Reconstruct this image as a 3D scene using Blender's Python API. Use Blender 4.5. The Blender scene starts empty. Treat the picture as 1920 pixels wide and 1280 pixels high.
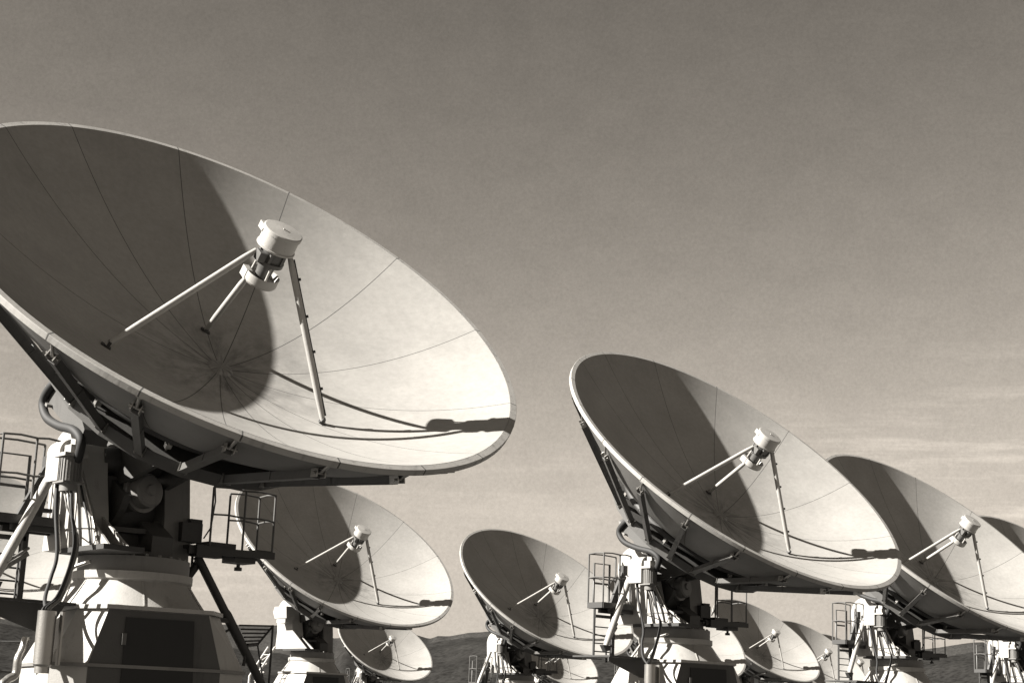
import bpy, bmesh, math, random
from mathutils import Vector, Matrix, noise
R_ = math.radians
PI = math.pi
random.seed(7)
scene = bpy.context.scene
col = scene.collection

# ------------------------------------------------------------------ materials
def tint(v):                      # the warm, nearly neutral paint tones of the place
    return (v, v * 0.965, v * 0.905, 1.0)

def nd(nt, t, **kw):
    n = nt.nodes.new(t)
    for k, v in kw.items():
        setattr(n, k, v)
    return n

def lk(nt, a, b):
    nt.links.new(a, b)

def base_mat(name):
    m = bpy.data.materials.new(name)
    m.use_nodes = True
    nt = m.node_tree
    nt.nodes.clear()
    out = nd(nt, 'ShaderNodeOutputMaterial')
    b = nd(nt, 'ShaderNodeBsdfPrincipled')
    lk(nt, b.outputs[0], out.inputs[0])
    return m, nt, b

def mth(nt, op, a, b=None, clamp=False):
    n = nd(nt, 'ShaderNodeMath', operation=op)
    n.use_clamp = clamp
    for i, v in enumerate((a, b)):
        if v is None:
            continue
        if isinstance(v, (int, float)):
            n.inputs[i].default_value = v
        else:
            lk(nt, v, n.inputs[i])
    return n.outputs[0]

def ramp(nt, fac, lo, hi, a, b):
    n = nd(nt, 'ShaderNodeMapRange')
    n.clamp = True
    lk(nt, fac, n.inputs[0])
    n.inputs[1].default_value = lo
    n.inputs[2].default_value = hi
    n.inputs[3].default_value = a
    n.inputs[4].default_value = b
    return n.outputs[0]

def grey(nt, val):                # scalar -> warm grey colour
    c = nd(nt, 'ShaderNodeCombineColor')
    lk(nt, val, c.inputs[0])
    lk(nt, mth(nt, 'MULTIPLY', val, 0.965), c.inputs[1])
    lk(nt, mth(nt, 'MULTIPLY', val, 0.905), c.inputs[2])
    return c.outputs[0]

def noise_tex(nt, vec, scale, detail=4, rough=0.55):
    n = nd(nt, 'ShaderNodeTexNoise')
    n.inputs['Scale'].default_value = scale
    n.inputs['Detail'].default_value = detail
    n.inputs['Roughness'].default_value = rough
    lk(nt, vec, n.inputs['Vector'])
    return n.outputs[0]

def obj_vec(nt, sx=1, sy=1, sz=1):
    tc = nd(nt, 'ShaderNodeTexCoord')
    oi = nd(nt, 'ShaderNodeObjectInfo')
    rv = mth(nt, 'MULTIPLY', oi.outputs['Random'], 37.0)
    ad = nd(nt, 'ShaderNodeVectorMath', operation='ADD')
    lk(nt, tc.outputs['Object'], ad.inputs[0])
    cb = nd(nt, 'ShaderNodeCombineXYZ')
    for i in range(3):
        lk(nt, rv, cb.inputs[i])
    lk(nt, cb.outputs[0], ad.inputs[1])
    mp = nd(nt, 'ShaderNodeVectorMath', operation='MULTIPLY')
    lk(nt, ad.outputs[0], mp.inputs[0])
    mp.inputs[1].default_value = (sx, sy, sz)
    return tc, mp.outputs[0]

def paint(name, v, rough=0.55, var=0.10, dirt=0.25, metal=0.0, bump=0.15):
    m, nt, b = base_mat(name)
    tc, v1 = obj_vec(nt)
    _, v2 = obj_vec(nt, 6, 6, 0.7)                       # vertical run-off streaks
    n1 = ramp(nt, noise_tex(nt, v1, 2.3, 6), 0.3, 0.7, 1 - var, 1 + var * 0.5)
    n2 = ramp(nt, noise_tex(nt, v2, 2.0, 4), 0.56, 0.78, 1.0, 1 - dirt)
    n3 = ramp(nt, noise_tex(nt, v1, 38, 3), 0.60, 0.75, 1.0, 1 - dirt * 0.6)   # chips and specks
    val = mth(nt, 'MULTIPLY', mth(nt, 'MULTIPLY', n1, n2), mth(nt, 'MULTIPLY', n3, v))
    lk(nt, grey(nt, val), b.inputs['Base Color'])
    b.inputs['Roughness'].default_value = rough
    b.inputs['Metallic'].default_value = metal
    if bump:
        bp = nd(nt, 'ShaderNodeBump')
        bp.inputs['Strength'].default_value = bump
        bp.inputs['Distance'].default_value = 0.01
        lk(nt, noise_tex(nt, v1, 55, 3), bp.inputs['Height'])
        lk(nt, bp.outputs[0], b.inputs['Normal'])
    return m

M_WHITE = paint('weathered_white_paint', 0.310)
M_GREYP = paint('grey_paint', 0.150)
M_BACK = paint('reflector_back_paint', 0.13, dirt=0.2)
M_BEAM = paint('beam_paint', 0.075, rough=0.5, dirt=0.35)
M_RING = paint('dark_frame_paint', 0.060, rough=0.6, dirt=0.3)
M_DARK = paint('dark_steel', 0.032, rough=0.6, dirt=0.3)
M_BLACK = paint('black_rubber', 0.012, rough=0.7, dirt=0.1, bump=0)
M_METAL = paint('galvanised_metal', 0.330, rough=0.35, metal=0.75, dirt=0.3)
M_CABLE = paint('grey_cable', 0.150, rough=0.4, dirt=0.2, bump=0)
M_LIP = paint('rim_paint', 0.300, var=0.16, dirt=0.4)
M_SEAM = paint('seam_gap', 0.060, rough=0.9, dirt=0.1, bump=0)

def reflector_mat():
    m, nt, b = base_mat('reflector_surface')
    tc, v1 = obj_vec(nt)
    at = nd(nt, 'ShaderNodeAttribute', attribute_name='panel')
    pan = at.outputs['Fac']
    sep = nd(nt, 'ShaderNodeSeparateXYZ')
    lk(nt, tc.outputs['Object'], sep.inputs[0])
    ux = mth(nt, 'ADD', sep.outputs[0], 0.07)
    vy = mth(nt, 'ADD', sep.outputs[1], 0.244)
    r = mth(nt, 'SQRT', mth(nt, 'ADD', mth(nt, 'MULTIPLY', ux, ux), mth(nt, 'MULTIPLY', vy, vy)))
    rs = mth(nt, 'MAXIMUM', r, 0.02)
    cb = nd(nt, 'ShaderNodeCombineXYZ')
    lk(nt, mth(nt, 'MULTIPLY', mth(nt, 'DIVIDE', ux, rs), 3.8), cb.inputs[0])
    lk(nt, mth(nt, 'MULTIPLY', mth(nt, 'DIVIDE', vy, rs), 3.8), cb.inputs[1])
    lk(nt, mth(nt, 'MULTIPLY', r, 2.8), cb.inputs[2])
    st = ramp(nt, noise_tex(nt, cb.outputs[0], 1.0, 8, 0.72), 0.42, 0.64, 0.0, 1.0)     # radial grime
    fall = ramp(nt, r, 0.10, 1.35, 1.0, 0.0)
    grime = mth(nt, 'MULTIPLY', st, fall)
    grime = mth(nt, 'MULTIPLY', grime, ramp(nt, noise_tex(nt, v1, 2.6, 5, 0.65), 0.38, 0.60, 0.60, 1.0))   # patchy, not an even star
    side = ramp(nt, vy, -0.5, 0.9, 1.0, 0.6)            # more grime below the hub
    grime = mth(nt, 'MULTIPLY', grime, side)
    n1 = ramp(nt, noise_tex(nt, v1, 1.1, 6, 0.6), 0.3, 0.7, 0.86, 1.05)
    n2 = ramp(nt, noise_tex(nt, v1, 14, 6, 0.72), 0.3, 0.7, 0.88, 1.06)
    n3 = ramp(nt, noise_tex(nt, v1, 60, 2), 0.70, 0.80, 1.0, 0.70)
    rim = mth(nt, 'MULTIPLY', ramp(nt, r, 2.55, 3.05, 1.0, 0.93), ramp(nt, r, 0.05, 0.75, 0.84, 1.0))
    val = mth(nt, 'MULTIPLY', mth(nt, 'MULTIPLY', n1, n2), mth(nt, 'MULTIPLY', n3, rim))
    val = mth(nt, 'MULTIPLY', val, pan)
    val = mth(nt, 'MULTIPLY', val, mth(nt, 'SUBTRACT', 1.0, mth(nt, 'MULTIPLY', grime, 0.86)))
    val = mth(nt, 'MULTIPLY', val, 0.286)
    lk(nt, grey(nt, val), b.inputs['Base Color'])
    b.inputs['Roughness'].default_value = 0.62
    b.inputs['Specular IOR Level'].default_value = 0.25
    bp = nd(nt, 'ShaderNodeBump')
    bp.inputs['Strength'].default_value = 0.04
    bp.inputs['Distance'].default_value = 0.01
    lk(nt, noise_tex(nt, v1, 30, 4), bp.inputs['Height'])
    lk(nt, bp.outputs[0], b.inputs['Normal'])
    return m
M_REFL = reflector_mat()

def ground_mat():
    m, nt, b = base_mat('dark_gravel_ground')
    tc, v1 = obj_vec(nt)
    a = ramp(nt, noise_tex(nt, v1, 0.4, 8, 0.6), 0.3, 0.7, 0.022, 0.05)
    c = ramp(nt, noise_tex(nt, v1, 12, 6, 0.7), 0.3, 0.7, 0.7, 1.3)
    lk(nt, grey(nt, mth(nt, 'MULTIPLY', a, c)), b.inputs['Base Color'])
    b.inputs['Roughness'].default_value = 0.95
    return m

def hill_mat(name, lo, hi):
    m, nt, b = base_mat(name)
    tc = nd(nt, 'ShaderNodeTexCoord')
    v = tc.outputs['Object']
    a = noise_tex(nt, v, 0.006, 6, 0.6)
    c = noise_tex(nt, v, 0.045, 8, 0.75)
    dots = ramp(nt, noise_tex(nt, v, 0.11, 3, 0.6), 0.46, 0.62, 1.0, 0.6)      # bushes
    mix = mth(nt, 'ADD', mth(nt, 'MULTIPLY', a, 0.45), mth(nt, 'MULTIPLY', c, 0.55))
    lk(nt, grey(nt, mth(nt, 'MULTIPLY', ramp(nt, mix, 0.36, 0.64, lo, hi), dots)), b.inputs['Base Color'])
    b.inputs['Roughness'].default_value = 1.0
    b.inputs['Specular IOR Level'].default_value = 0.0
    return m

# ------------------------------------------------------------------ mesh builder
class MB:
    def __init__(s):
        s.v, s.f, s.m, s.sm = [], [], [], []
    def add(s, vs, fs, mi=0, smooth=False):
        o = len(s.v)
        s.v += [tuple(x) for x in vs]
        for f in fs:
            s.f.append([o + i for i in f]); s.m.append(mi); s.sm.append(smooth)
        return s
    def box(s, c, size, X=(1, 0, 0), Y=(0, 1, 0), mi=0):
        c = Vector(c); X = Vector(X).normalized(); Y = Vector(Y)
        Y = (Y - X * Y.dot(X)).normalized(); Z = X.cross(Y)
        a, b, d = [q / 2 for q in size]
        vs = [c + X * a * i + Y * b * j + Z * d * k for i in (-1, 1) for j in (-1, 1) for k in (-1, 1)]
        return s.add(vs, [(0, 1, 3, 2), (4, 6, 7, 5), (0, 4, 5, 1), (2, 3, 7, 6), (0, 2, 6, 4), (1, 5, 7, 3)], mi)
    def beam(s, p0, p1, w, h, up=(0, 0, 1), mi=0):
        p0, p1 = Vector(p0), Vector(p1)
        X = p1 - p0
        return s.box((p0 + p1) / 2, (X.length, w, h), X, Vector(up).cross(X), mi)
    def tube(s, pts, r, n=10, mi=0, cap=True):
        pts = [Vector(p) for p in pts]
        rs = r if isinstance(r, (list, tuple)) else [r] * len(pts)
        T0 = (pts[1] - pts[0]).normalized()
        ref = Vector((0, 0, 1)) if abs(T0.z) < 0.9 else Vector((1, 0, 0))
        N = T0.cross(ref).normalized()
        vs, fs = [], []
        for i, p in enumerate(pts):
            if i == 0: T = T0
            elif i == len(pts) - 1: T = (pts[i] - pts[i - 1]).normalized()
            else: T = (pts[i + 1] - pts[i - 1]).normalized()
            N = (N - T * N.dot(T)).normalized(); B = T.cross(N)
            for k in range(n):
                a = 2 * PI * k / n
                vs.append(p + (N * math.cos(a) + B * math.sin(a)) * rs[i])
        for i in range(len(pts) - 1):
            for k in range(n):
                fs.append((i * n + k, i * n + (k + 1) % n, (i + 1) * n + (k + 1) % n, (i + 1) * n + k))
        s.add(vs, fs, mi, True)
        if cap:
            o = len(pts) - 1
            s.add(vs[:n], [tuple(range(n))[::-1]], mi)
            s.add(vs[o * n:], [tuple(range(n))], mi)
        return s
    def lathe(s, prof, c=(0, 0, 0), axis=(0, 0, 1), n=48, mi=0, sharp=True):
        c = Vector(c); A = Vector(axis).normalized()
        ref = Vector((1, 0, 0)) if abs(A.x) < 0.9 else Vector((0, 1, 0))
        U = (ref - A * ref.dot(A)).normalized(); W = A.cross(U)
        def ring(r, z):
            return [c + A * z + (U * math.cos(2 * PI * k / n) + W * math.sin(2 * PI * k / n)) * r for k in range(n)]
        for (r0, z0), (r1, z1) in zip(prof, prof[1:]):
            if r0 < 1e-6 and r1 < 1e-6: continue
            if r0 < 1e-6:
                s.add([c + A * z0] + ring(r1, z1), [(0, 1 + k, 1 + (k + 1) % n) for k in range(n)], mi, False)
            elif r1 < 1e-6:
                s.add([c + A * z1] + ring(r0, z0), [(0, 1 + (k + 1) % n, 1 + k) for k in range(n)], mi, False)
            else:
                s.add(ring(r0, z0) + ring(r1, z1), [(k, (k + 1) % n, n + (k + 1) % n, n + k) for k in range(n)], mi, True)
        return s
    def prism(s, poly, o, U, V, W, t0, t1, mi=0):
        o, U, V, W = Vector(o), Vector(U), Vector(V), Vector(W)
        n = len(poly)
        a = [o + U * p[0] + V * p[1] + W * t0 for p in poly]
        b = [o + U * p[0] + V * p[1] + W * t1 for p in poly]
        fs = [tuple(range(n))[::-1], tuple(range(n, 2 * n))]
        fs += [(k, (k + 1) % n, n + (k + 1) % n, n + k) for k in range(n)]
        return s.add(a + b, fs, mi)
    def build(s, name, mats, parent=None, fix=True):
        me = bpy.data.meshes.new(name)
        me.from_pydata(s.v, [], s.f)
        for m in (mats if isinstance(mats, (list, tuple)) else [mats]):
            me.materials.append(m)
        for p, mi, sm in zip(me.polygons, s.m, s.sm):
            p.material_index = mi; p.use_smooth = sm
        if fix:
            bm = bmesh.new(); bm.from_mesh(me)
            bmesh.ops.recalc_face_normals(bm, faces=bm.faces)
            bm.to_mesh(me); bm.free()
        me.update()
        o = bpy.data.objects.new(name, me)
        col.objects.link(o)
        if parent is not None:
            o.parent = parent
        return o

# ------------------------------------------------------------------ camera, sun, sky
cam_d = bpy.data.cameras.new('camera')
cam = bpy.data.objects.new('camera', cam_d)
col.objects.link(cam)
cam_d.sensor_width = 36.0
cam_d.lens = 58.44336
cam_d.clip_start = 0.1
cam_d.clip_end = 30000
right = Vector((0.99922909, -0.00884463, 0.03824907))
down = Vector((0.03925836, 0.22511928, -0.97353998))
fwd = Vector((0.0, 0.97429107, 0.22529296))
Mc = Matrix.Identity(4)
for i in range(3):
    Mc[i][0] = right[i]; Mc[i][1] = -down[i]; Mc[i][2] = -fwd[i]
Mc.translation = Vector((0, 0, 1.7))
cam.matrix_world = Mc
scene.camera = cam

SUN_AZ, SUN_EL = R_(-109.2), R_(34.0)
sd = Vector((math.sin(SUN_AZ) * math.cos(SUN_EL), math.cos(SUN_AZ) * math.cos(SUN_EL), math.sin(SUN_EL)))
sun_d = bpy.data.lights.new('sun', 'SUN')
sun_d.energy = 5.0
sun_d.angle = R_(0.5)
sun_d.color = (1.0, 0.965, 0.91)
sun = bpy.data.objects.new('sun', sun_d)
sun.rotation_euler = sd.to_track_quat('Z', 'Y').to_euler()
sun.location = sd * 60
col.objects.link(sun)

world = bpy.data.worlds.new('World')
scene.world = world
world.use_nodes = True
nt = world.node_tree
nt.nodes.clear()
wo = nd(nt, 'ShaderNodeOutputWorld')
bg = nd(nt, 'ShaderNodeBackground')
sky = nd(nt, 'ShaderNodeTexSky')
sky.sky_type = 'NISHITA'
sky.sun_disc = False
sky.sun_elevation = SUN_EL
sky.sun_rotation = SUN_AZ
sky.altitude = 1200
sky.air_density = 1.0
sky.dust_density = 1.0
SKY_POW, SKY_MUL = 1.56, 0.330
SKY_CAP = 2.85
lum = nd(nt, 'ShaderNodeRGBToBW')
lk(nt, sky.outputs[0], lum.inputs[0])
val = mth(nt, 'MULTIPLY', mth(nt, 'POWER', lum.outputs[0], SKY_POW), SKY_MUL)
sm = nd(nt, 'ShaderNodeMath', operation='SMOOTH_MIN')      # the haze band near the horizon evens out
lk(nt, val, sm.inputs[0]); sm.inputs[1].default_value = SKY_CAP; sm.inputs[2].default_value = SKY_CAP * 0.45
val = sm.outputs[0]
tcw = nd(nt, 'ShaderNodeTexCoord')
gen = tcw.outputs['Generated']
def stretched(sx, sy, sz, scale, detail, rough):
    v = nd(nt, 'ShaderNodeVectorMath', operation='MULTIPLY')
    lk(nt, gen, v.inputs[0]); v.inputs[1].default_value = (sx, sy, sz)
    return noise_tex(nt, v.outputs[0], scale, detail, rough)
sepw = nd(nt, 'ShaderNodeSeparateXYZ')
lk(nt, gen, sepw.inputs[0])
low = mth(nt, 'MULTIPLY', ramp(nt, sepw.outputs[2], 0.02, 0.07, 0.0, 1.0), ramp(nt, sepw.outputs[2], 0.17, 0.24, 1.0, 0.0))
cir = ramp(nt, stretched(2.2, 2.2, 26, 2.6, 7, 0.62), 0.54, 0.78, 0.0, 1.0)           # thin cirrus
side_w = ramp(nt, mth(nt, 'ABSOLUTE', sepw.outputs[0]), 0.10, 0.28, 0.22, 1.0)
cir = mth(nt, 'MULTIPLY', mth(nt, 'MULTIPLY', cir, low), mth(nt, 'MULTIPLY', side_w, 0.62))
mot = ramp(nt, stretched(1, 1, 1.5, 34, 5, 0.7), 0.3, 0.7, 0.95, 1.05)               # faint mottling of the air
mo2 = ramp(nt, stretched(1, 1, 1, 480, 4, 0.9), 0.3, 0.7, 0.89, 1.11)
val = mth(nt, 'MULTIPLY', mth(nt, 'MULTIPLY', val, mth(nt, 'ADD', cir, 1.0)), mth(nt, 'MULTIPLY', mot, mo2))
cs = nd(nt, 'ShaderNodeCombineColor')          # black-and-white print tone of the sky light
lk(nt, val, cs.inputs[0]); lk(nt, mth(nt, 'MULTIPLY', val, 0.895), cs.inputs[1]); lk(nt, mth(nt, 'MULTIPLY', val, 0.770), cs.inputs[2])
lk(nt, cs.outputs[0], bg.inputs[0])
bg.inputs[1].default_value = 0.06
lk(nt, bg.outputs[0], wo.inputs[0])

scene.view_settings.view_transform = 'Standard'
scene.view_settings.look = 'None'
scene.view_settings.exposure = 1.92
scene.view_settings.gamma = 1.0

# ------------------------------------------------------------------ terrain
def structure(o):
    o['kind'] = 'structure'
    return o

g = MB()
rr = [0, 30, 120, 500, 1500, 4000, 9000]
n = 48
vs = [(0, 0, 0)]
for r in rr[1:]:
    vs += [(r * math.cos(2 * PI * k / n), r * math.sin(2 * PI * k / n), 0) for k in range(n)]
fs = [(0, 1 + k, 1 + (k + 1) % n) for k in range(n)]
for i in range(len(rr) - 2):
    a = 1 + i * n
    fs += [(a + k, a + n + k, a + n + (k + 1) % n, a + (k + 1) % n) for k in range(n)]
g.add(vs, fs, 0, True)
structure(g.build('ground', ground_mat()))

FAR = [(-40, 2.0), (-30, 2.4), (-19.79, 2.58), (-16.53, 2.71), (-15.51, 2.61), (-13.13, 2.67), (-9.67, 2.91), (-7.76, 2.96), (-7.19, 2.97), (-6.11, 2.84), (-5.61, 2.63), (-5.38, 2.66), (-4.3, 2.8), (-2.96, 2.94), (-2.65, 2.88), (-2.41, 2.82), (-2.12, 2.92), (-1.78, 2.92), (-1.12, 3.09), (-0.48, 3.15), (1.11, 3.14), (2.93, 3.11), (4.73, 3.09), (7.07, 2.99), (9.2, 2.93), (11.83, 2.91), (14.16, 3.01), (14.93, 3.13), (15.52, 3.2), (15.99, 3.26), (16.16, 3.14), (16.94, 3.08), (18.58, 3.01), (21.0, 3.02), (30, 2.7), (40, 2.2)]
NEAR = [(-40, 1.6), (-30, 1.9), (-19.73, 2.08), (-16.51, 2.56), (-15.32, 2.4), (-11.38, 2.34), (-7.48, 2.07), (-6.04, 1.87), (-5.53, 1.96), (-5.27, 2.31), (-5.09, 2.35), (-4.27, 2.26), (-2.49, 2.64), (-1.24, 2.92), (-0.15, 3.0), (2.94, 2.67), (6.54, 2.44), (10.08, 2.38), (14.15, 2.68), (15.09, 2.82), (16.1, 2.99), (17.76, 2.89), (20.99, 2.85), (30, 2.3), (40, 1.8)]
def interp(tab, x):
    for (x0, y0), (x1, y1) in zip(tab, tab[1:]):
        if x0 <= x <= x1:
            return y0 + (y1 - y0) * (x - x0) / (x1 - x0)
    return tab[0][1] if x < tab[0][0] else tab[-1][1]

def mountains(name, tab, rpk, wid, mat, seed, rough):
    mb = MB()
    NA, NR = 640, 44
    vs, fs = [], []
    for i in range(NA + 1):
        az = -40 + 80 * i / NA
        h = rpk * math.tan(R_(interp(tab, az)))
        s, c = math.sin(R_(az)), math.cos(R_(az))
        for j in range(NR + 1):
            t = -1 + 2 * j / NR
            r = rpk + t * wid
            bell = max(0.0, 1 - abs(t)) ** 1.15
            x, y = r * s, r * c
            p = Vector((x, y, seed)) * (1 / (0.16 * rpk))
            w = noise.fractal(p, 0.85, 2.1, 7) * rough * h
            ridge = (1 - abs(noise.noise(p * 2.3))) * rough * h * 0.5 - rough * h * 0.35
            fade = min(1, (1 - abs(t)) * 4) * (0.25 + 0.75 * min(1, abs(t) * 5))
            z = 1.7 + h * bell + (w + ridge) * fade
            z += noise.fractal(Vector((x, y, seed)) * 0.012, 0.9, 2, 4) * h * 0.006
            if abs(t) > 0.97: z = -20
            vs.append((x, y, z))
    for i in range(NA):
        for j in range(NR):
            a = i * (NR + 1) + j
            fs.append((a, a + NR + 1, a + NR + 2, a + 1))
    mb.add(vs, fs, 0, True)
    return structure(mb.build(name, mat))
mountains('mountains', FAR, 6000, 1800, hill_mat('far_scrub', 0.030, 0.050), 11.0, 0.17)
mountains('foothills', NEAR, 3200, 1100, hill_mat('near_scrub', 0.014, 0.032), 3.0, 0.20)

# ------------------------------------------------------------------ the antenna
RD = 3.05                        # dish radius
RI = RD * 0.976
DP = 0.288 * RD
CU, CV = -0.0225 * RD, -0.080 * RD
SEAMS = [70.0, 96.0, 122.0, 150.5, 178.5, 208.5, 238.0, 255.5, 273.5, 290.5, 307.5, 324.5, 341.5, 358.5, 376.0, 393.0, 411.0]
SEAMS = [s % 360 for s in SEAMS]
PSI = R_(40.39)

def surf(t, ph, depth=DP, z0=0.0, rad=RI, off=1.0):
    k = 1 - t * t
    return Vector((rad * t * math.cos(ph) + CU * k * off, rad * t * math.sin(ph) + CV * k * off, z0 - depth * k))

def angle_list(sub=9):
    ss = sorted(SEAMS)
    out = []                      # (angle, kind): the two edges of each gap, then the panel between
    for i, a in enumerate(ss):
        b = ss[(i + 1) % len(ss)] + (360 if i == len(ss) - 1 else 0)
        out.append((a, -1)); out.append((a, 1))
        for k in range(1, sub):
            out.append((a + (b - a) * k / sub, 0))
    return out
ANG = angle_list()

def ring_pt(fn, i, t, half):
    a, side = ANG[i]
    ph = R_(a)
    if side:
        r = max(RI * t, 0.03)
        ph += side * min(half / r, R_(2.0))
    return fn(t, ph)

TIGHT = (324.5, 341.5, 358.5, 33.0)     # joints filled flush on the reflecting side
def radial_sheet(mb, fn, ts, half, seam_mi, mi, smooth=True, tight=()):
    n = len(ANG)
    vs = []
    for t in ts:
        for i in range(n):
            vs.append(ring_pt(fn, i, t, half))
    pan = []
    for j in range(len(ts) - 1):
        for i in range(n):
            k = (i + 1) % n
            gap = ANG[i][1] == -1 and not any(abs(ANG[i][0] - q) < 0.1 for q in tight)
            mb.add([], [], 0)
            mb.f.append([len(mb.v) + q for q in (j * n + i, j * n + k, (j + 1) * n + k, (j + 1) * n + i)])
            mb.m.append(seam_mi if gap else mi); mb.sm.append(smooth)
    mb.v += [tuple(v) for v in vs]
    return mb

def make_reflector():
    mb = MB()
    ts = [0.045, 0.08, 0.12] + [0.12 + 0.88 * k / 26 for k in range(1, 27)]
    radial_sheet(mb, surf, ts, 0.0045, 1, 0, tight=TIGHT)
    # hub disc
    c = surf(0, 0) + Vector((0, 0, 0.012))
    mb.lathe([(0.0, 0.012), (0.10, 0.012), (0.13, 0.0), (0.15, -0.03)], c, (0, 0, 1), 32, 0)
    o = mb.build('reflector', [M_REFL, M_SEAM], fix=False)
    me = o.data
    # one tone per petal
    att = me.attributes.new('panel', 'FLOAT', 'FACE')
    ss = sorted(SEAMS)
    tones = [random.uniform(0.965, 1.03) for _ in ss]
    for p in me.polygons:
        c = p.center
        a = math.degrees(math.atan2(c.y, c.x)) % 360
        k = 0
        for q, s in enumerate(ss):
            if a >= s: k = q
        if a < ss[0]: k = len(ss) - 1
        att.data[p.index].value = tones[k]
        if p.normal.z < 0: p.flip()
    me.update()
    return o

def make_rim(parent):
    mb = MB()
    def prof(k):
        return [(RI, -0.004), (RI + 0.004, 0.0), (RD - 0.004, 0.0), (RD, -0.004), (RD, -0.060), (RD - 0.05, -0.064), (RD - 0.06, -0.05)][k]
    def fn(t, ph):
        r, z = prof(int(round(t)))
        return Vector((r * math.cos(ph), r * math.sin(ph), z))
    n = len(ANG)
    vs = []
    for k in range(7):
        for i in range(n):
            a, side = ANG[i]
            ph = R_(a) + side * 0.0075 / RD
            vs.append(fn(k, ph))
    fs = []
    for k in range(6):
        for i in range(n):
            j = (i + 1) % n
            mb.f.append([k * n + i, k * n + j, (k + 1) * n + j, (k + 1) * n + i])
            mb.m.append(1 if ANG[i][1] == -1 else 0); mb.sm.append(k in (4,))
    mb.v += [tuple(v) for v in vs]
    return mb.build('rim', [M_LIP, M_SEAM], parent, fix=False)

def make_back(parent):
    mb = MB()
    def fn(t, ph): return surf(t, ph, 1.34, -0.060, RD - 0.055, 0.6)
    ts = [0.0, 0.08] + [0.08 + 0.92 * k / 14 for k in range(1, 15)]
    radial_sheet(mb, fn, ts, 0.006, 1, 0)
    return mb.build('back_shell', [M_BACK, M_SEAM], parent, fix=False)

def rad(ph, r, z):
    return Vector((r * math.cos(ph), r * math.sin(ph), z))

def make_legs(root, xy):
    legs, feet = [], []
    ax0 = Vector((-0.0225 * RD, -0.062 * RD, 0))
    for x, y in xy:
        k = 1.0
        for it in range(30):
            k = max(0.0, 1 - ((x - CU * k) ** 2 + (y - CV * k) ** 2) / RI ** 2)
        feet.append(Vector((x, y, -DP * k + 0.012)))
    heads = [ax0 + Vector((0.17, 0.02, 0.44)), ax0 + Vector((0.16, -0.02, 0.15)), ax0 + Vector((-0.150, -0.05, 0.50))]
    for j, (ft, hd) in enumerate(zip(feet, heads)):
        mb = MB()
        d = (hd - ft).normalized()
        L = (hd - ft).length
        mb.tube([ft, ft + d * 0.10, ft + d * 0.32, hd - d * 0.14, hd], [0.022, 0.027, 0.033, 0.033, 0.024], 14)
        leg = mb.build('feed_leg', M_WHITE, root)
        b = MB()
        b.box(ft + Vector((0, 0, -0.005)), (0.10, 0.055, 0.018), (0.8, 0.3, 0.2))
        b.box(ft + d * 0.03, (0.03, 0.07, 0.055), (0.8, 0.3, 0.2))
        b.build('foot', M_DARK, leg)
        if j == 2:
            b = MB()               # thin cable clipped along the leg
            off = Vector((-0.036, 0.006, 0.012))
            b.tube([ft + d * L * q + off for q in (0.04, 0.3, 0.6, 0.97)], 0.009, 6)
            for q in (0.2, 0.42, 0.63, 0.85):
                b.box(ft + d * L * q + off * 1.15, (0.028, 0.045, 0.035), d)
            b.build('feed_cable', M_BLACK, leg)
        legs.append(leg)
    return legs

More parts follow.
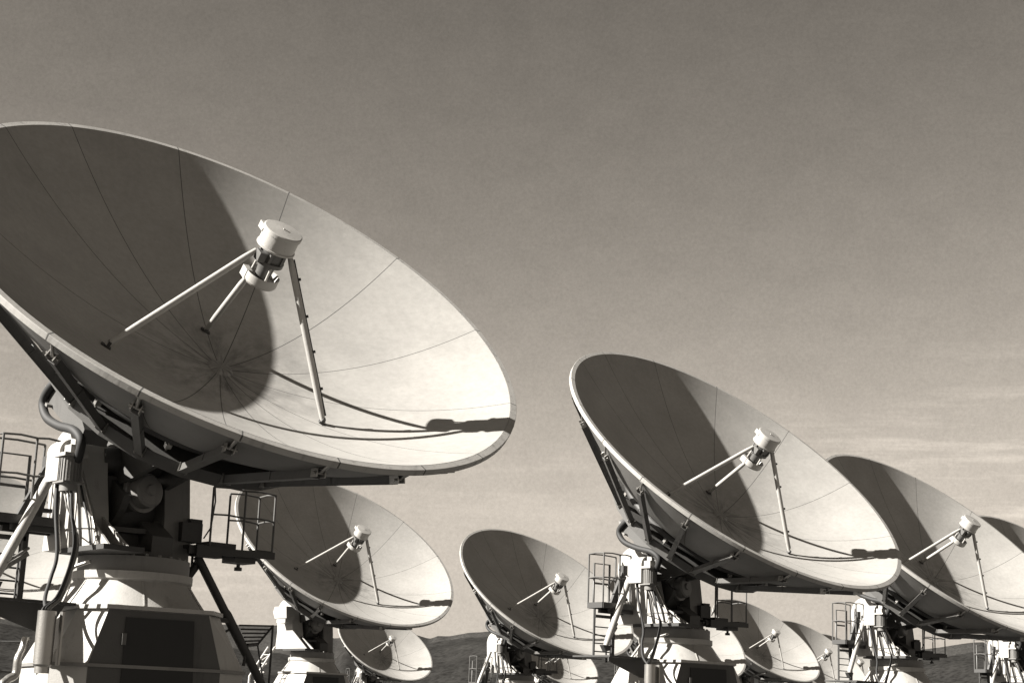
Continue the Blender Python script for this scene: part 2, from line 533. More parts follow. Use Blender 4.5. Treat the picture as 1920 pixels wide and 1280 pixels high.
def make_dish_parts(root):
    P = {}
    refl = make_reflector(); refl.parent = root
    rim = make_rim(root); back = make_back(root)
    dish = [refl, rim, back]
    # spokes
    for s in SEAMS:
        ph = R_(s)
        e = Vector((math.cos(ph), math.sin(ph), 0)); tg = Vector((-math.sin(ph), math.cos(ph), 0))
        p0, p1 = rad(ph, 2.80, -0.30), rad(ph, 1.42, -1.40)
        ax = (p1 - p0).normalized()
        up = ax.cross(tg)
        mb = MB()
        mb.beam(p0, p1, 0.060, 0.075, up)
        mb.beam(p0 + up * 0.040, p1 + up * 0.040, 0.078, 0.008, up)
        mb.box(p0.lerp(p1, 0.45), (0.02, 0.072, 0.088), ax, tg)
        sp = mb.build('spoke', M_BEAM, root)
        b = MB()
        b.tube([rad(ph, 2.955, -0.075), p0 - ax * 0.05], 0.016, 8)
        for sg in (-1, 1):
            b.box(p0 + tg * 0.040 * sg - ax * 0.03, (0.11, 0.010, 0.075), ax, tg)
        b.tube([p0 + tg * 0.07 - ax * 0.05, p0 - tg * 0.07 - ax * 0.05], 0.012, 8)
        b.box(rad(ph, 2.965, -0.085), (0.04, 0.06, 0.04), e, tg)
        b.build('rim_bracket', M_METAL, sp)
        b = MB()
        for sg in (-1, 1):
            b.box(p1 + tg * 0.042 * sg, (0.14, 0.010, 0.10), ax, tg)
        b.tube([p1 + tg * 0.08, p1 - tg * 0.08], 0.014, 8)
        b.build('ring_bracket', M_METAL, sp)
        dish.append(sp)
    # ring frame: deep polygonal box beam with a lit outer web
    mb = MB()
    ss = sorted(SEAMS)
    for i, a in enumerate(ss):
        b2 = ss[(i + 1) % len(ss)] + (360 if i == len(ss) - 1 else 0)
        q0, q1 = R_(a), R_(b2)
        tri = [(1.455, -1.335), (1.455, -1.475), (1.02, -1.505), (1.02, -1.30)]
        A = [rad(q0, r, z) for r, z in tri]; B = [rad(q1, r, z) for r, z in tri]
        mb.add(A + B, [(k, (k + 1) % 4, 4 + (k + 1) % 4, 4 + k) for k in range(4)], 0)
    rf = mb.build('ring_frame', M_RING, root)
    mb = MB()
    pts = [rad(2 * PI * k / 48, 1.36, -1.165) for k in range(49)]
    mb.tube(pts, 0.065, 8, cap=False)
    mb.build('shell_ring', M_DARK, rf)
    for i, a in enumerate(ss):       # adjuster rods between ring and shell
        if i % 3 == 1: continue
        b2 = ss[(i + 1) % len(ss)] + (360 if i == len(ss) - 1 else 0)
        ph = R_((a + b2) / 2)
        mb = MB()
        mb.tube([rad(ph, 1.33, -1.42), rad(ph, 1.40, -1.02)], 0.013, 6)
        mb.box(rad(ph, 1.345, -1.27), (0.06, 0.05, 0.05))
        mb.build('adjuster_rod', M_METAL, rf)
    dish.append(rf)
    # hub with radial webs
    mb = MB()
    mb.lathe([(0.0, -0.95), (0.42, -0.95), (0.42, -1.70), (0.0, -1.70)], (CU, CV, 0), (0, 0, 1), 28)
    for k in range(8):
        ph = R_(20 + 45 * k)
        mb.beam(rad(ph, 0.38, -1.40), rad(ph, 1.03, -1.41), 0.09, 0.20, (0, 0, 1))
    hub = mb.build('hub_frame', M_RING, root)
    dish.append(hub)
    ax0 = Vector((-0.0225 * RD, -0.062 * RD, 0))
    dish += make_legs(root, ((1.37, -0.62), (-0.11, 0.40), (-0.77, -1.25)))
    # subreflector housing at the focus
    H = 0.726
    mb = MB()
    c = ax0.copy()
    mb.lathe([(0.0, H - 0.03), (0.186, H - 0.03), (0.186, H - 0.185), (0.197, H - 0.19), (0.197, H - 0.205), (0.18, H - 0.215), (0.0, H - 0.215)], c, n=40)
    sub = mb.build('subreflector_housing', M_WHITE, root)
    mb = MB()
    mb.lathe([(0.0, H + 0.002), (0.03, H + 0.002), (0.188, H - 0.006), (0.198, H - 0.012), (0.198, H - 0.05), (0.187, H - 0.05)], c, n=40)
    mb.tube([c + Vector((0, 0, H)), c + Vector((0, 0, H + 0.014))], 0.010, 8)
    mb.box(c + Vector((0.165, 0.10, H - 0.055)), (0.05, 0.10, 0.07))
    mb.build('lid', M_WHITE, sub)
    mb = MB()
    mb.lathe([(0.135, H - 0.215), (0.125, H - 0.33), (0.148, H - 0.335), (0.148, H - 0.375), (0.09, H - 0.38), (0.075, H - 0.53)], c, n=32)
    for k in range(6):
        a = 2 * PI * k / 6
        mb.box(c + Vector((0.138 * math.cos(a), 0.138 * math.sin(a), H - 0.27)), (0.03, 0.025, 0.12))
    mb.box(c + Vector((0.14, -0.05, H - 0.30)), (0.08, 0.10, 0.10))
    mb.build('feed_neck', M_BEAM, sub)
    mb = MB()
    mb.lathe([(0.07, H - 0.575), (0.150, H - 0.575), (0.165, H - 0.505), (0.174, H - 0.50), (0.174, H - 0.59), (0.160, H - 0.61), (0.06, H - 0.61)], c, n=36)
    mb.box(c + Vector((0.15, 0.05, H - 0.55)), (0.06, 0.11, 0.10))
    for k in range(3):
        a = 2 * PI * k / 3 + 0.6
        mb.tube([c + Vector((0.12 * math.cos(a), 0.12 * math.sin(a), H - 0.57)), c + Vector((0.11 * math.cos(a), 0.11 * math.sin(a), H - 0.36))], 0.013, 8)
    mb.build('feed_ring', M_WHITE, sub)
    dish.append(sub)
    return dish

def arc(cx, cz, r, a0, a1, n=12):
    return [(cx + r * math.cos(R_(a0 + (a1 - a0) * k / n)), cz + r * math.sin(R_(a0 + (a1 - a0) * k / n))) for k in range(n + 1)]

BETA = R_(27.0) - PSI            # base stands fixed while the yoke turns

def railing(mb, posts, ztop, zbot, zmid, r=0.016, close=False):
    for p in posts:
        mb.tube([(p[0], p[1], zbot), (p[0], p[1], ztop)], r, 8)
    seq = posts + ([posts[0]] if close else [])
    for a, b in zip(seq, seq[1:]):
        for z in (ztop, zmid):
            mb.tube([(a[0], a[1], z), ((a[0] + b[0]) / 2, (a[1] + b[1]) / 2, z + 0.012), (b[0], b[1], z)], r * 0.85, 6)

def make_tower_parts(root):
    T = []
    cb, sb = math.cos(BETA), math.sin(BETA)
    bx, by = .10, .06              # the housing sits a little off the turning axis
    def rb(x, y, z): return Vector((x * cb - y * sb + bx, x * sb + y * cb + by, z))
    # base housing
    mb = MB()
    # front and back faces upright, the sides splay out below the ledge
    top = [(-.50, -.90), (.50, -.90), (.72, -.55), (.72, .55), (.50, .90), (-.50, .90), (-.72, .55), (-.72, -.55)]
    bot = [(-.66, -.90), (.66, -.90), (.97, -.66), (.97, .66), (.66, .90), (-.66, .90), (-.97, .66), (-.97, -.66)]
    ts = [rb(x, y, 2.66) for x, y in top]; ms = [rb(x, y, 2.14) for x, y in bot]; bs = [rb(x, y, -0.6) for x, y in bot]
    fs = [(k, (k + 1) % 8, 8 + (k + 1) % 8, 8 + k) for k in range(8)] + [(8 + k, 8 + (k + 1) % 8, 16 + (k + 1) % 8, 16 + k) for k in range(8)]
    fs += [tuple(range(8)), tuple(range(16, 24))[::-1]]
    mb.add(ts + ms + bs, fs, 0)
    base = mb.build('base_housing', M_WHITE, root)
    mb = MB()
    led = [(-.53, -.94), (.53, -.94), (.745, -.58), (.745, .58), (.53, .94), (-.53, .94), (-.745, .58), (-.745, -.58)]
    mb.prism(led, (bx, by, 0), (cb, sb, 0), (-sb, cb, 0), (0, 0, 1), 2.663, 2.703)
    mb.build('ledge', M_WHITE, base)
    mb = MB()
    bnd = [(-.685, -.925), (.685, -.925), (.995, -.675), (.995, .675), (.685, .925), (-.685, .925), (-.995, .675), (-.995, -.675)]
    mb.prism(bnd, (bx, by, 0), (cb, sb, 0), (-sb, cb, 0), (0, 0, 1), 2.105, 2.137)
    mb.build('lower_band', M_GREYP, base)
    mb = MB()                      # dark sheet over the white front; the face's shade is in its colour
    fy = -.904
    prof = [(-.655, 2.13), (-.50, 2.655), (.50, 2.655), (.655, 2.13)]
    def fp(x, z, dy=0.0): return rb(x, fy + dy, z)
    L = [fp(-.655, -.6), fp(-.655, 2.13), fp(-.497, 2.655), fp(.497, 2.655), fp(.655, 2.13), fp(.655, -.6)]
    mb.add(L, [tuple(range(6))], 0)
    mb.build('front_shade_panel', M_RING, base, fix=False)
    mb = MB()  # flat black panel, the shade of the doorway recess painted as colour
    mb.prism([(-.33, -.58), (-.33, 2.59), (.35, 2.59), (.51, -.58)], rb(0, fy, 0), (cb, sb, 0), (0, 0, 1), (sb, -cb, 0), 0.004, 0.016)
    dp = mb.build('doorway_shade_panel', M_BLACK, base)
    mb = MB()
    mb.box(rb(.30, fy - .03, 1.55), (.03, .05, .16), (cb, sb, 0), (sb, -cb, 0))
    mb.build('door_handle', M_METAL, base)
    for z in (1.2, 2.38):
        mb = MB()
        mb.box(rb(-.335, fy - .02, z), (.04, .03, .11), (cb, sb, 0), (sb, -cb, 0))
        mb.build('door_hinge', M_BEAM, base)
    T.append(base)
    mb = MB()
    mb.lathe([(0.585, 2.965), (0.67, 2.84), (0.77, 2.706)], n=56)
    mb.lathe([(0.0, 3.06), (0.605, 3.06), (0.605, 2.985), (0.585, 2.965)], n=56)
    cs_ = mb.build('cone_skirt', M_WHITE, root)
    for k in range(6):
        a_ = R_(12 + 60 * k)
        e_ = Vector((math.cos(a_), math.sin(a_), 0))
        mb = MB()
        mb.beam(e_ * .590 + Vector((0, 0, 2.962)), e_ * .769 + Vector((0, 0, 2.715)), .012, .008, e_)
        mb.build('weld_strip', M_WHITE, cs_)
    T.append(cs_)
    mb = MB()
    mb.lathe([(0.0, 3.215), (0.565, 3.215), (0.565, 3.063)], n=48)
    for k in range(24):
        a = 2 * PI * k / 24
        mb.tube([(0.52 * math.cos(a), 0.52 * math.sin(a), 3.215), (0.52 * math.cos(a), 0.52 * math.sin(a), 3.24)], 0.018, 6)
    T.append(mb.build('azimuth_bearing', M_GREYP, root))
    mb = MB()
    mb.box((-0.54, -0.28, 3.245), (0.44, 1.02, 0.05))
    T.append(mb.build('yoke_plate', M_DARK, root))
    # yoke arms
    PV = (0.33, 4.19)             # elevation axis (Y, Z)
    left = [(-.20, 3.272), (-.11, 3.70), (-.03, 4.0), (.0, 4.19)] + arc(.33, 4.19, .33, 180, 0, 14)[1:] + [(.62, 3.7), (.66, 3.272)]
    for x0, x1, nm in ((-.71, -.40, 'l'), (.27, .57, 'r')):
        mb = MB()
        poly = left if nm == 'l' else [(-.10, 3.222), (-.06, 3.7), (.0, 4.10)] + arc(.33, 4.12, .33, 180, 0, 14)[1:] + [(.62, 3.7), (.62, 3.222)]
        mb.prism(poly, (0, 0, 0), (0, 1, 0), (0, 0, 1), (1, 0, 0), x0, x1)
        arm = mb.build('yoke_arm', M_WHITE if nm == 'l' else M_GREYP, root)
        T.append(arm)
        mb = MB()
        if nm == 'l':
            mb.prism([(-.10, 3.72), (-.78, 3.272), (-.19, 3.272)], (-.70, 0, 0), (0, 1, 0), (0, 0, 1), (1, 0, 0), -0.012, 0.012)
            mb.build('gusset', M_WHITE, arm)
            mb = MB()
            mb.prism([(-.14, 3.60), (-.72, 3.272), (-.19, 3.272)], (-.46, 0, 0), (0, 1, 0), (0, 0, 1), (1, 0, 0), -0.012, 0.012)
            mb.build('gusset', M_WHITE, arm)
        mb = MB()
        xs = x1 if nm == 'l' else x0
        mb.lathe([(0.0, 0.012 if nm == 'l' else -0.012), (0.24, 0.012 if nm == 'l' else -0.012), (0.26, 0.0)], (xs, PV[0], PV[1] if nm == 'l' else 4.12), (1, 0, 0), 28)
        mb.build('bearing_cap', M_DARK, arm)
    # floor between the arms, sloping drive guard
    mb = MB()
    mb.box((-.06, .30, 3.36), (.64, .60, .24))
    mb.prism([(-.30, 3.23), (.0, 3.23), (.0, 3.62), (-.30, 3.45)], (0, 0, 0), (0, 1, 0), (0, 0, 1), (1, 0, 0), .02, .26)
    mb.beam((-.36, -.05, 3.50), (.10, -.12, 3.50), .10, .05)
    mb.tube([(-.2, -.2, 3.26), (-.05, -.3, 3.26), (.1, -.25, 3.26)], .03, 8)
    T.append(mb.build('drive_guard', M_RING, root))
    # elevation gearbox facing the front
    mb = MB()
    c = Vector((-.05, -.10, 3.90))
    mb.lathe([(0.0, .16), (0.15, .16), (0.175, .14), (0.175, -.25)], c, (.2, -1, .1), 28)
    mb.lathe([(0.175, .03), (0.215, .03), (0.215, -.02), (0.175, -.02)], c, (.2, -1, .1), 28)
    mb.lathe([(0.0, .185), (0.05, .185), (0.06, .16)], c, (.2, -1, .1), 16)
    gb = mb.build('elevation_gearbox', M_GREYP, root)
    T.append(gb)
    mb = MB()
    sect = [(0.33, 4.19)] + arc(.33, 4.10, .62, 205, 300, 12)
    mb.prism(sect, (0, 0, 0), (0, 1, 0), (0, 0, 1), (1, 0, 0), -.30, -.22)
    mb.prism([(.05, 4.05), (.60, 4.05), (.45, 3.45), (.20, 3.45)], (0, 0, 0), (0, 1, 0), (0, 0, 1), (1, 0, 0), -.38, .25)
    T.append(mb.build('elevation_sector', M_RING, root))
    # drive cover on the outer face of the left arm
    mb = MB()
    oc = [(-1.03, 3.90), (-1.03, 4.19)] + arc(-.895, 4.19, .135, 180, 0, 14)[1:] + [(-.76, 3.90)]
    ic = [(-.785, 3.90), (-.785, 4.19)] + arc(-.89, 4.19, .105, 0, 180, 14)[1:] + [(-.995, 3.90)]
    nO = len(oc)
    for (a, b) in zip(oc + ic, (oc + ic)[1:] + [oc[0]]):
        mb.add([(a[0], -.20, a[1]), (b[0], -.20, b[1]), (b[0], .08, b[1]), (a[0], .08, a[1])], [(0, 1, 2, 3)])
    for y in (-.20, .08):
        vs = [(p[0], y, p[1]) for p in oc] + [(p[0], y, p[1]) for p in reversed(ic)]
        mb.add(vs, [(k, k + 1, nO + k + 1, nO + k) for k in range(nO - 1)])
    mb.add([(p[0], .04, p[1]) for p in oc], [tuple(range(nO))])
    cov = mb.build('drive_cover', M_WHITE, root)
    T.append(cov)
    mb = MB()
    mc = Vector((-.97, -.34, 0))
    mb.lathe([(0.0, 4.115), (.104, 4.115), (.104, 3.875), (.09, 3.87), (.085, 3.78), (0.0, 3.78)], mc, n=24, mi=0)
    for k in range(22):
        a = 2 * PI * k / 22
        mb.box(mc + Vector((.105 * math.cos(a), .105 * math.sin(a), 3.99)), (.014, .008, .22), (math.cos(a), math.sin(a), 0), (-math.sin(a), math.cos(a), 0))
    mb.box(mc + Vector((0, 0, 3.865)), (.23, .23, .018))
    mot = mb.build('drive_motor', M_GREYP, root)
    mb = MB()
    mb.box(mc + Vector((0, 0, 4.135)), (.25, .25, .035))
    mb.box(mc + Vector((.04, .05, 4.20)), (.12, .14, .10))
    mb.box(mc + Vector((.06, .05, 4.28)), (.06, .10, .10))
    mb.build('motor_flange', M_WHITE, mot)
    T.append(mot)
    # receiver box riding behind the dish on the left
    mb = MB()
    d = Vector((0, .81, .50)).normalized(); up = Vector((0, -.50, .81))
    mb.prism([(-.56, -.11), (.42, -.11), (.55, .02), (.47, .16), (-.30, .16), (-.56, .05)], (-.88, -.07, 4.63), d, up, (1, 0, 0), -.09, .20)
    rb_ = mb.build('receiver_box', M_RING, root)
    mb = MB()
    mb.prism([(.42, -.125), (.56, .02), (.50, .03), (.38, -.10)], (-.88, -.07, 4.63), d, up, (1, 0, 0), -.10, .21)
    mb.box(Vector((-.88, -.07, 4.655)) + d * .28 - up * .115, (.3, .05, .03), (1, 0, 0), d)
    mb.build('box_flange', M_GREYP, rb_)
    T.append(rb_)
    # thick hose looping from the dish frame to the arm
    def smooth_path(pts, n=6):
        out = []
        P = [Vector(p) for p in pts]
        P = [P[0] * 2 - P[1]] + P + [P[-1] * 2 - P[-2]]
        for i in range(1, len(P) - 2):
            for k in range(n):
                t = k / n
                a, b, c2, d2 = P[i - 1], P[i], P[i + 1], P[i + 2]
                out.append(0.5 * ((2 * b) + (c2 - a) * t + (2 * a - 5 * b + 4 * c2 - d2) * t * t + (3 * b - a - 3 * c2 + d2) * t ** 3))
        out.append(P[-2])
        return out
    mb = MB()
    mb.tube(smooth_path([(-.98, .10, 4.96), (-1.0, .22, 4.90), (-1.0, .345, 4.80), (-1.0, .35, 4.70), (-1.0, .22, 4.57), (-1.0, -.07, 4.46), (-1.0, -.40, 4.38), (-.98, -.54, 4.27), (-.96, -.50, 4.16), (-.94, -.42, 4.09)]), .046, 12)
    hs = mb.build('cable_hose', M_BLACK, root)
    T.append(hs)
    # platform on the left
    mb = MB()
    X0, X1, Y0, Y1, ZF = -1.43, -.76, .25, .60, 3.575
    mb.box(((X0 + X1) / 2, (Y0 + Y1) / 2, ZF - .012), (X1 - X0 - .06, Y1 - Y0 - .06, .024))
    for a, b in (((X0, Y0), (X1, Y0)), ((X0, Y1), (X1, Y1)), ((X0, Y0), (X0, Y1)), ((X1, Y0), (X1, Y1))):
        mb.beam((a[0], a[1], ZF - .045), (b[0], b[1], ZF - .045), .03, .09)
    mb.beam((X0 + .2, Y1 - .06, ZF - .12), (-.66, Y1 - .06, ZF - .12), .06, .06)
    mb.beam((X0 + .2, Y0 + .06, ZF - .12), (-.66, Y0 + .06, ZF - .12), .06, .06)
    pl = mb.build('access_platform', M_DARK, root)
    mb = MB()
    railing(mb, [(X1 - .06, Y0), (X0 + .36, Y0), (X0, Y0), (X0, Y1), (X1 - .06, Y1)], 4.36, ZF, 3.97, .014)
    mb.tube([(X0 + .12, Y1, ZF), (X0 + .12, Y1, 4.22), (X0 + .45, Y1 - .02, 4.22), (X0 + .45, Y1 - .02, ZF)], .019, 8)
    mb.tube([(X0 + .12, Y1, 3.9), (X0 + .45, Y1, 3.9)], .017, 8)
    mb.build('railing', M_BEAM, pl)
    mb = MB()
    lx0, lx1, ly = -1.41, -1.00, .46
    mb.tube([(lx0, ly, 2.70), (lx0, ly, 3.54)], .020, 8)
    mb.beam((lx1, ly, 2.68), (lx1, ly, 3.54), .06, .055, (1, 0, 0))
    mb.tube([(lx1 - .055, ly - .02, 2.70), (lx1 - .055, ly - .02, 3.54)], .010, 6)
    for k, z in enumerate((2.80, 2.93, 3.06, 3.19, 3.36)):
        if z > 3.3: mb.box(((lx0 + lx1) / 2, ly, z), (lx1 - lx0, .06, .045))
        else: mb.tube([(lx0, ly, z), (lx1, ly, z)], .011, 6)
    mb.build('ladder', M_DARK, pl)
    mb = MB()
    mb.prism([(-.20, 3.58), (.06, 3.58), (.14, 4.02), (.04, 4.10)], (-.96, .34, 0), (1, 0, 0), (0, 0, 1), (0, 1, 0), 0, .05)
    mb.box((-.86, .38, 4.13), (.10, .10, .16))
    mb.box((-.90, .40, 3.66), (.26, .10, .035))
    mb.build('brake_lever', M_DARK, pl)
    T.append(pl)
    # big white strut down to the shelf
    mb = MB()
    a, b = Vector((-.90, .17, 4.04)), Vector((-1.42, .17, 2.88))
    mb.tube([a, a.lerp(b, .1), a.lerp(b, .9), b], [.040, .052, .052, .040], 14)
    st = mb.build('support_strut', M_WHITE, root)
    mb = MB()
    p, q = Vector((-1.00, .40, 3.20)), a.lerp(b, .90)
    mb.beam(p, q, .045, .075, (0, 1, 0)); mb.tube([p + Vector((0, -.05, .06)), q + Vector((.05, -.04, .08))], .016, 8)
    mb.build('brace', M_GREYP, st)
    mb = MB()
    mb.prism([(-.10, .03), (.09, .03), (.06, -.05), (-.03, -.07)], b + Vector((0, 0, -.02)), (1, 0, 0), (0, 0, 1), (0, 1, 0), -.04, .04)
    mb.tube([b + Vector((.0, 0, .04)), (b.x + .02, b.y, 2.62)], .016, 6)
    mb.build('strut_foot', M_DARK, st)
    T.append(st)
    # shelf bracket carried by the base
    mb = MB()
    mb.box((-1.28, .10, 2.70), (1.05, .85, .025))
    mb.prism([(-1.80, 2.685), (-.86, 2.685), (-1.02, 2.40), (-1.10, 2.40), (-1.80, 2.62)], (0, -.30, 0), (1, 0, 0), (0, 0, 1), (0, 1, 0), 0, .02)
    T.append(mb.build('shelf_bracket', M_DARK, root))
    # cables
    mb = MB()
    cdx, cdy = -1.17, -.58
    mb.lathe([(.0, 2.60), (.088, 2.60), (.088, 2.10), (.07, 2.08), (.07, 2.02), (0, 2.02)], (cdx, cdy, 0), n=24)
    mb.beam((cdx + .13, cdy - .05, 2.60), (cdx + .13, cdy - .05, 2.10), .06, .02, (1, 0, 0))
    cd = mb.build('cable_sleeve', M_METAL, root)
    T.append(cd)
    tails = [(-.94, -.35, .010, M_BLACK), (-.96, -.39, .014, M_BLACK), (-.99, -.37, .011, M_CABLE), (-1.01, -.33, .008, M_CABLE)]
    for k, (x, y, r, m) in enumerate(tails):
        mb = MB()
        j = (k - 1.5) * .022
        mb.tube(smooth_path([(x, y, 3.80), (x - .02 + j * .8, y - .10, 3.62), (-.94 + j, -.50 + j, 3.42), (-.94 + j * .8, -.57, 3.22), (-.96 + j * .7, -.52, 2.98), (-1.02 + j, -.48, 2.74), (cdx + j * 1.2, cdy + .02, 2.62), (cdx + j, cdy, 2.52)]), r, 8)
        T.append(mb.build('cable', m, root))
    for k, (pts, r, m) in enumerate([
            ([(-.93, -.0, 3.95), (-.95, -.08, 3.60), (-.95, -.20, 3.17), (-1.0, -.22, 2.94), (-1.10, -.35, 2.72), (cdx + .02, cdy + .03, 2.56)], .020, M_BLACK),
            ([(-.90, .02, 3.95), (-.92, -.05, 3.60), (-.92, -.18, 3.20)], .020, M_METAL),
            ([(-.76, -.10, 4.15), (-.74, -.22, 3.93), (-.73, -.42, 3.60), (-.72, -.57, 3.32)], .020, M_METAL),
            ([(-.78, -.10, 4.08), (-.76, -.24, 3.78), (-.74, -.38, 3.50), (-.73, -.45, 3.28)], .012, M_BLACK),
            ([(-.76, -.06, 4.0), (-.75, -.16, 3.6), (-.735, -.22, 3.28)], .007, M_CABLE),
            ([(-.80, -.62, 3.10), (-.90, -.46, 3.03), (-.90, -.42, 2.90), (-.95, -.34, 2.74)], .018, M_METAL),
            ([(-.735, -.02, 3.43), (-.80, -.20, 3.42), (-.90, -.40, 3.42), (-.74, -.52, 3.43)], .007, M_BLACK)]):
        mb = MB()
        mb.tube(smooth_path(pts), r, 8)
        T.append(mb.build('cable', m, root))
    # service platform on the right
    mb = MB()
    X0, X1, Y0, Y1, ZF = .50, 1.55, -.20, .14, 3.40
    mb.box(((X0 + X1) / 2, (Y0 + Y1) / 2, ZF), (X1 - X0, Y1 - Y0, .035))
    mb.beam((X0, Y0, ZF - .035), (X1, Y0, ZF - .01), .04, .075); mb.beam((X0, Y1, ZF - .035), (X1, Y1, ZF - .01), .04, .075)
    mb.box((.92, -.04, ZF + .045), (.34, .26, .06)); mb.box((1.22, -.03, ZF - .075), (.26, .26, .07))
    mb.box((1.44, -.03, ZF + .03), (.18, .30, .025)); mb.box((.72, -.2, ZF - .04), (.3, .12, .12))
    sp = mb.build('service_platform', M_DARK, root)
    mb = MB()
    railing(mb, [(.76, Y0 + .02), (1.16, Y0 + .02), (X1 - .015, Y0 + .02), (X1 - .015, Y1), (1.16, Y1)], 4.05, ZF, 3.76, .0125)
    mb.tube([(.70, -.15, ZF + .1), (.76, Y0 + .02, 3.62), (.79, -.18, 3.90), (.77, -.17, 4.14)], .009, 6)
    mb.build('railing', M_BEAM, sp)
    mb = MB()
    mb.box((.56, .0, 3.55), (.24, .30, .20)); mb.box((.62, -.05, 3.67), (.14, .14, .05))
    mb.build('control_box', M_DARK, sp)
    mb = MB()
    mb.tube([(.74, .12, 2.62), (.74, .12, 3.36)], .014, 6)
    mb.tube([(.55, .12, 3.0), (.74, .12, 3.0)], .012, 6)
    mb.build('drop_pipe', M_DARK, sp)
    mb = MB()
    mb.lathe([(.0, ZF - .12), (.02, ZF - .12), (.02, ZF - .15), (.042, ZF - .155), (.042, ZF - .19), (0, ZF - .19)], (1.20, -.06, 0), n=9)
    mb.build('valve_wheel', M_DARK, sp)
    T.append(sp)
    # conduit beside the base
    mb = MB()
    mb.tube(smooth_path([(-1.28, -.42, 2.34), (-1.32, -.44, 2.22), (-1.36, -.46, 2.14), (-1.37, -.46, 2.00), (-1.46, -.48, 1.94), (-1.52, -.50, 1.82), (-1.53, -.5, 1.2), (-1.53, -.5, 0.0)]), .040, 12)
    T.append(mb.build('conduit', M_METAL, root))
    mb = MB()
    mb.tube([(-1.50, -.30, 0), (-1.50, -.30, 2.30), (-1.24, -.34, 2.30)], .020, 8)
    mb.tube([(-2.4, -.30, 2.02), (-1.34, -.30, 2.02)], .014, 8)
    T.append(mb.build('handrail', M_DARK, root))
    return T, PV

def frame(az, el):
    n = Vector((math.sin(az) * math.cos(el), math.cos(az) * math.cos(el), math.sin(el)))
    u = n.cross(Vector((0, 0, 1))).normalized(); v = u.cross(n)
    return u, v, n

ANT = {
 1: ((-2.688, 15.850, 5.868), 140.99, 47.77, (-3.790, 17.188, 0.00)),
 2: ((3.684, 26.372, 5.949), 139.02, 47.32, (2.875, 27.683, 0.13)),
 3: ((-3.992, 42.366, 5.979), 139.16, 48.41, (-4.835, 43.653, 0.15)),
 4: ((1.415, 52.022, 5.852), 139.37, 48.11, (0.551, 53.320, 0.05)),
 5: ((9.395, 35.321, 5.892), 139.49, 47.90, (8.609, 36.627, 0.20)),
 0: ((-13.119, 40.414, 5.882), 139.61, 47.90, (-13.932, 41.723, 0.08)),
 6: ((-6.651, 98.318, 6.074), 139.61, 47.90, (-7.464, 99.626, 0.27)),
 7: ((4.029, 114.890, 6.421), 139.61, 47.90, (3.216, 116.198, 0.62)),
 8: ((6.753, 64.495, 5.757), 139.61, 47.90, (5.940, 65.803, -0.04)),
 9: ((13.168, 83.372, 6.384), 139.61, 47.90, (12.355, 84.680, 0.58)),
 10: ((17.153, 90.540, 5.901), 139.61, 47.90, (16.340, 91.848, 0.10)),
 11: ((21.157, 101.198, 5.911), 139.61, 47.90, (20.344, 102.506, 0.11)),
 12: ((15.103, 44.717, 5.912), 139.61, 47.90, (14.290, 46.025, 0.11)),
}
LABEL = {
 1: 'largest white dish telescope, nearest at left, its rim cut by the left frame edge',
 2: 'second largest white dish telescope, standing right of centre with its whole rim in view',
 3: 'white dish telescope seen just below the biggest dish, behind its right railing',
 4: 'white dish telescope left of the second largest one, its rim tucked behind that tower',
 5: 'white dish telescope at right, overlapped by the rim of the second largest dish',
 0: 'white dish telescope mostly hidden behind the leftmost tower and its ladder',
 6: 'small distant white dish telescope directly under the one behind the biggest dish',
 7: 'tiny distant white dish telescope peeking out below the centre dish in front of dark hills',
 8: 'white dish telescope behind the second largest tower, showing only its right rim',
 9: 'small white dish telescope with visible feed horn, right of the second largest tower',
 10: 'small white dish telescope half hidden by the next one, left of the right railing platform',
 11: 'farthest white dish telescope, only a sliver of shaded rim behind two small dishes',
 12: 'white dish telescope cut by the right frame edge, mostly shaded top rim in view',
}
GROUP = 'dish telescopes of the array'

def tower_matrix(k):
    t = ANT[k][3]
    return Matrix.Translation(Vector(t)) @ Matrix.Rotation(PSI, 4, 'Z')

def dish_matrix(k):
    C, az, el, t = ANT[k]
    u, v, n = frame(R_(az), R_(el))
    D = Matrix.Identity(4)
    for i in range(3):
        D[i][0] = u[i]; D[i][1] = v[i]; D[i][2] = n[i]
    D.translation = Vector(C)
    return tower_matrix(k).inverted() @ D

def empty(k):
    e = bpy.data.objects.new('radio_telescope', None)
    col.objects.link(e)
    e.empty_display_size = 0.5
    e.matrix_world = tower_matrix(k)
    e['label'] = LABEL[k]; e['category'] = 'radio telescope'; e['group'] = GROUP
    return e

root1 = empty(1)
dish1 = make_dish_parts(root1)
tower1, PV = make_tower_parts(root1)
# cradle plates from the ring frame down to the elevation axis (built in dish space)
Dm = dish_matrix(2)
piv = Dm.inverted() @ Vector((0, PV[0], PV[1]))
mb = MB()
for x in (-.24, .24):
    mb.prism([(-.85, -1.48), (.95, -1.48), (piv.y + .30, piv.z - .12), (piv.y, piv.z - .26), (piv.y - .30, piv.z - .08)], (x - piv.x * 0, 0, 0), (0, 1, 0), (0, 0, 1), (1, 0, 0), -.03, .03)
mb.beam((-.24, .75, -1.56), (.24, .75, -1.56), .12, .12)
mb.beam((-.24, -.55, -1.56), (.24, -.55, -1.56), .12, .12)
mb.tube([(-.45, piv.y, piv.z), (.45, piv.y, piv.z)], .13, 20)
dish1.append(mb.build('elevation_cradle', M_RING, root1))
legs2 = make_legs(bpy.data.objects['radio_telescope'], ((1.30, -0.22), (-0.23, 0.33), (-0.72, -1.30)))   # legs stand a little differently on the others
G1 = dish_matrix(1)
for o in dish1:
    o.matrix_local = G1

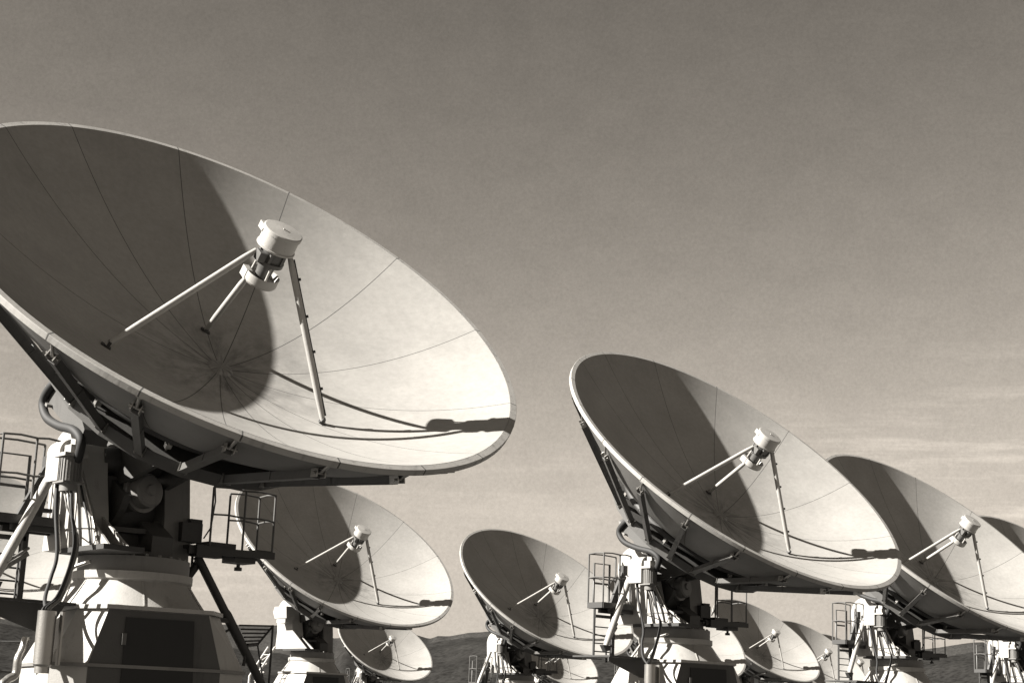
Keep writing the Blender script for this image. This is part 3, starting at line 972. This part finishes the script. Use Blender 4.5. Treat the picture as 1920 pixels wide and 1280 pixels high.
def clone(k, skip=(), drop={}):
    r = empty(k)
    G = dish_matrix(k)
    far = ANT[k][0][1] > 60
    parts = [(o, True) for o in dish1 if not o.name.startswith('feed_leg')] + [(o, True) for o in legs2] + [(o, False) for o in tower1]
    for src, isd in parts:
        if src.name.split('.')[0] in skip: continue
        c = src.copy(); col.objects.link(c); c.parent = r
        c.matrix_local = G if isd else Matrix.Translation((0, 0, drop.get(src.name.split('.')[0], 0)))
        for ch in list(src.children):
            nm = ch.name.split('.')[0]
            if far and nm in ('rim_bracket', 'ring_bracket', 'feed_cable'): continue
            d = ch.copy(); col.objects.link(d); d.parent = c
            d.matrix_local = Matrix.Identity(4)
    return r

for k in (2, 5, 0, 6, 7, 8, 9, 10, 11, 12):
    clone(k)
clone(4, drop={'access_platform': -0.62})
r3 = clone(3, skip=('access_platform', 'service_platform', 'support_strut', 'cable', 'drive_motor', 'drive_cover', 'cable_hose', 'shelf_bracket', 'cable_sleeve', 'conduit', 'handrail'))
mb = MB()
mb.prism([(-.18, 4.02), (.36, 4.02), (.46, 4.18), (.40, 4.32), (-.14, 4.32)], (-.98, 0, 0), (0, 1, 0), (0, 0, 1), (1, 0, 0), 0, .27)
mb.box((-.85, .1, 3.96), (.22, .40, .10))
mb.build('junction_hood', M_WHITE, r3)
mb = MB()
for y in (.30, .62):
    mb.tube([(-.95, y, 3.30), (-1.45, y, 2.55), (-1.45, y, 0)], .030, 8)
for k in range(6):
    z = 3.1 - k * .22
    x = -1.08 - k * .07
    mb.tube([(x, .30, z), (x - .05, .62, z - .15)], .016, 6); mb.tube([(x, .30, z), (x, .62, z)], .016, 6)
mb.build('lattice_brace', M_WHITE, r3)

for o in legs2:                   # the pattern set itself is not needed any more
    for ch in list(o.children): bpy.data.objects.remove(ch)
    bpy.data.objects.remove(o)

# ------------------------------------------------------------------ stair beside the nearest telescope
st = bpy.data.objects.new('access_stair', None)
col.objects.link(st)
st.matrix_world = tower_matrix(1) @ Matrix.Translation(Vector((1.60, 0, 0)))
st['label'] = 'dark steel stair tube with barred landing sloping down right of the biggest dish base'
st['category'] = 'stair'
mb = MB()
mb.tube([(-.87, 0, 3.32), (-.49, 0, 2.78), (-.46, 0, 2.74), (.0, 0, 2.09), (1.48, 0, 0)], [.046, .046, .054, .046, .046], 12)
mb.tube([(-.80, .05, 3.30), (-.98, .1, 3.0)], .045, 10)
mb.build('stair_tube', M_DARK, st)
mb = MB()
mb.beam((-.86, -.02, 2.68), (-.45, -.02, 2.68), .04, .05)
mb.tube([(-.66, .05, 2.44), (-.36, 0, 2.62)], .014, 6)
mb.build('tie_bar', M_DARK, st)
mb = MB()
n = 6
for k in range(n):
    t = k / (n - 1)
    mb.tube([(-.33 + .14 * t, -.06 + .04 * t, 2.64 - .20 * t), (.09 - .10 * t, -.06 + .12 * t, 2.66 - .20 * t)], .010 if k < n - 1 else .02, 6)
mb.tube([(.09, -.06, 2.66), (-.01, .06, 2.46)], .012, 6)
mb.tube([(.09, -.06, 2.67), (.09, -.06, 0)], .012, 6)
mb.tube([(-.19, -.02, 2.44), (-.22, -.02, 2.22)], .018, 6)
mb.tube([(-.01, .06, 2.45), (.05, .05, 2.20), (.08, .0, 2.0)], .009, 6)
mb.build('landing', M_DARK, st)
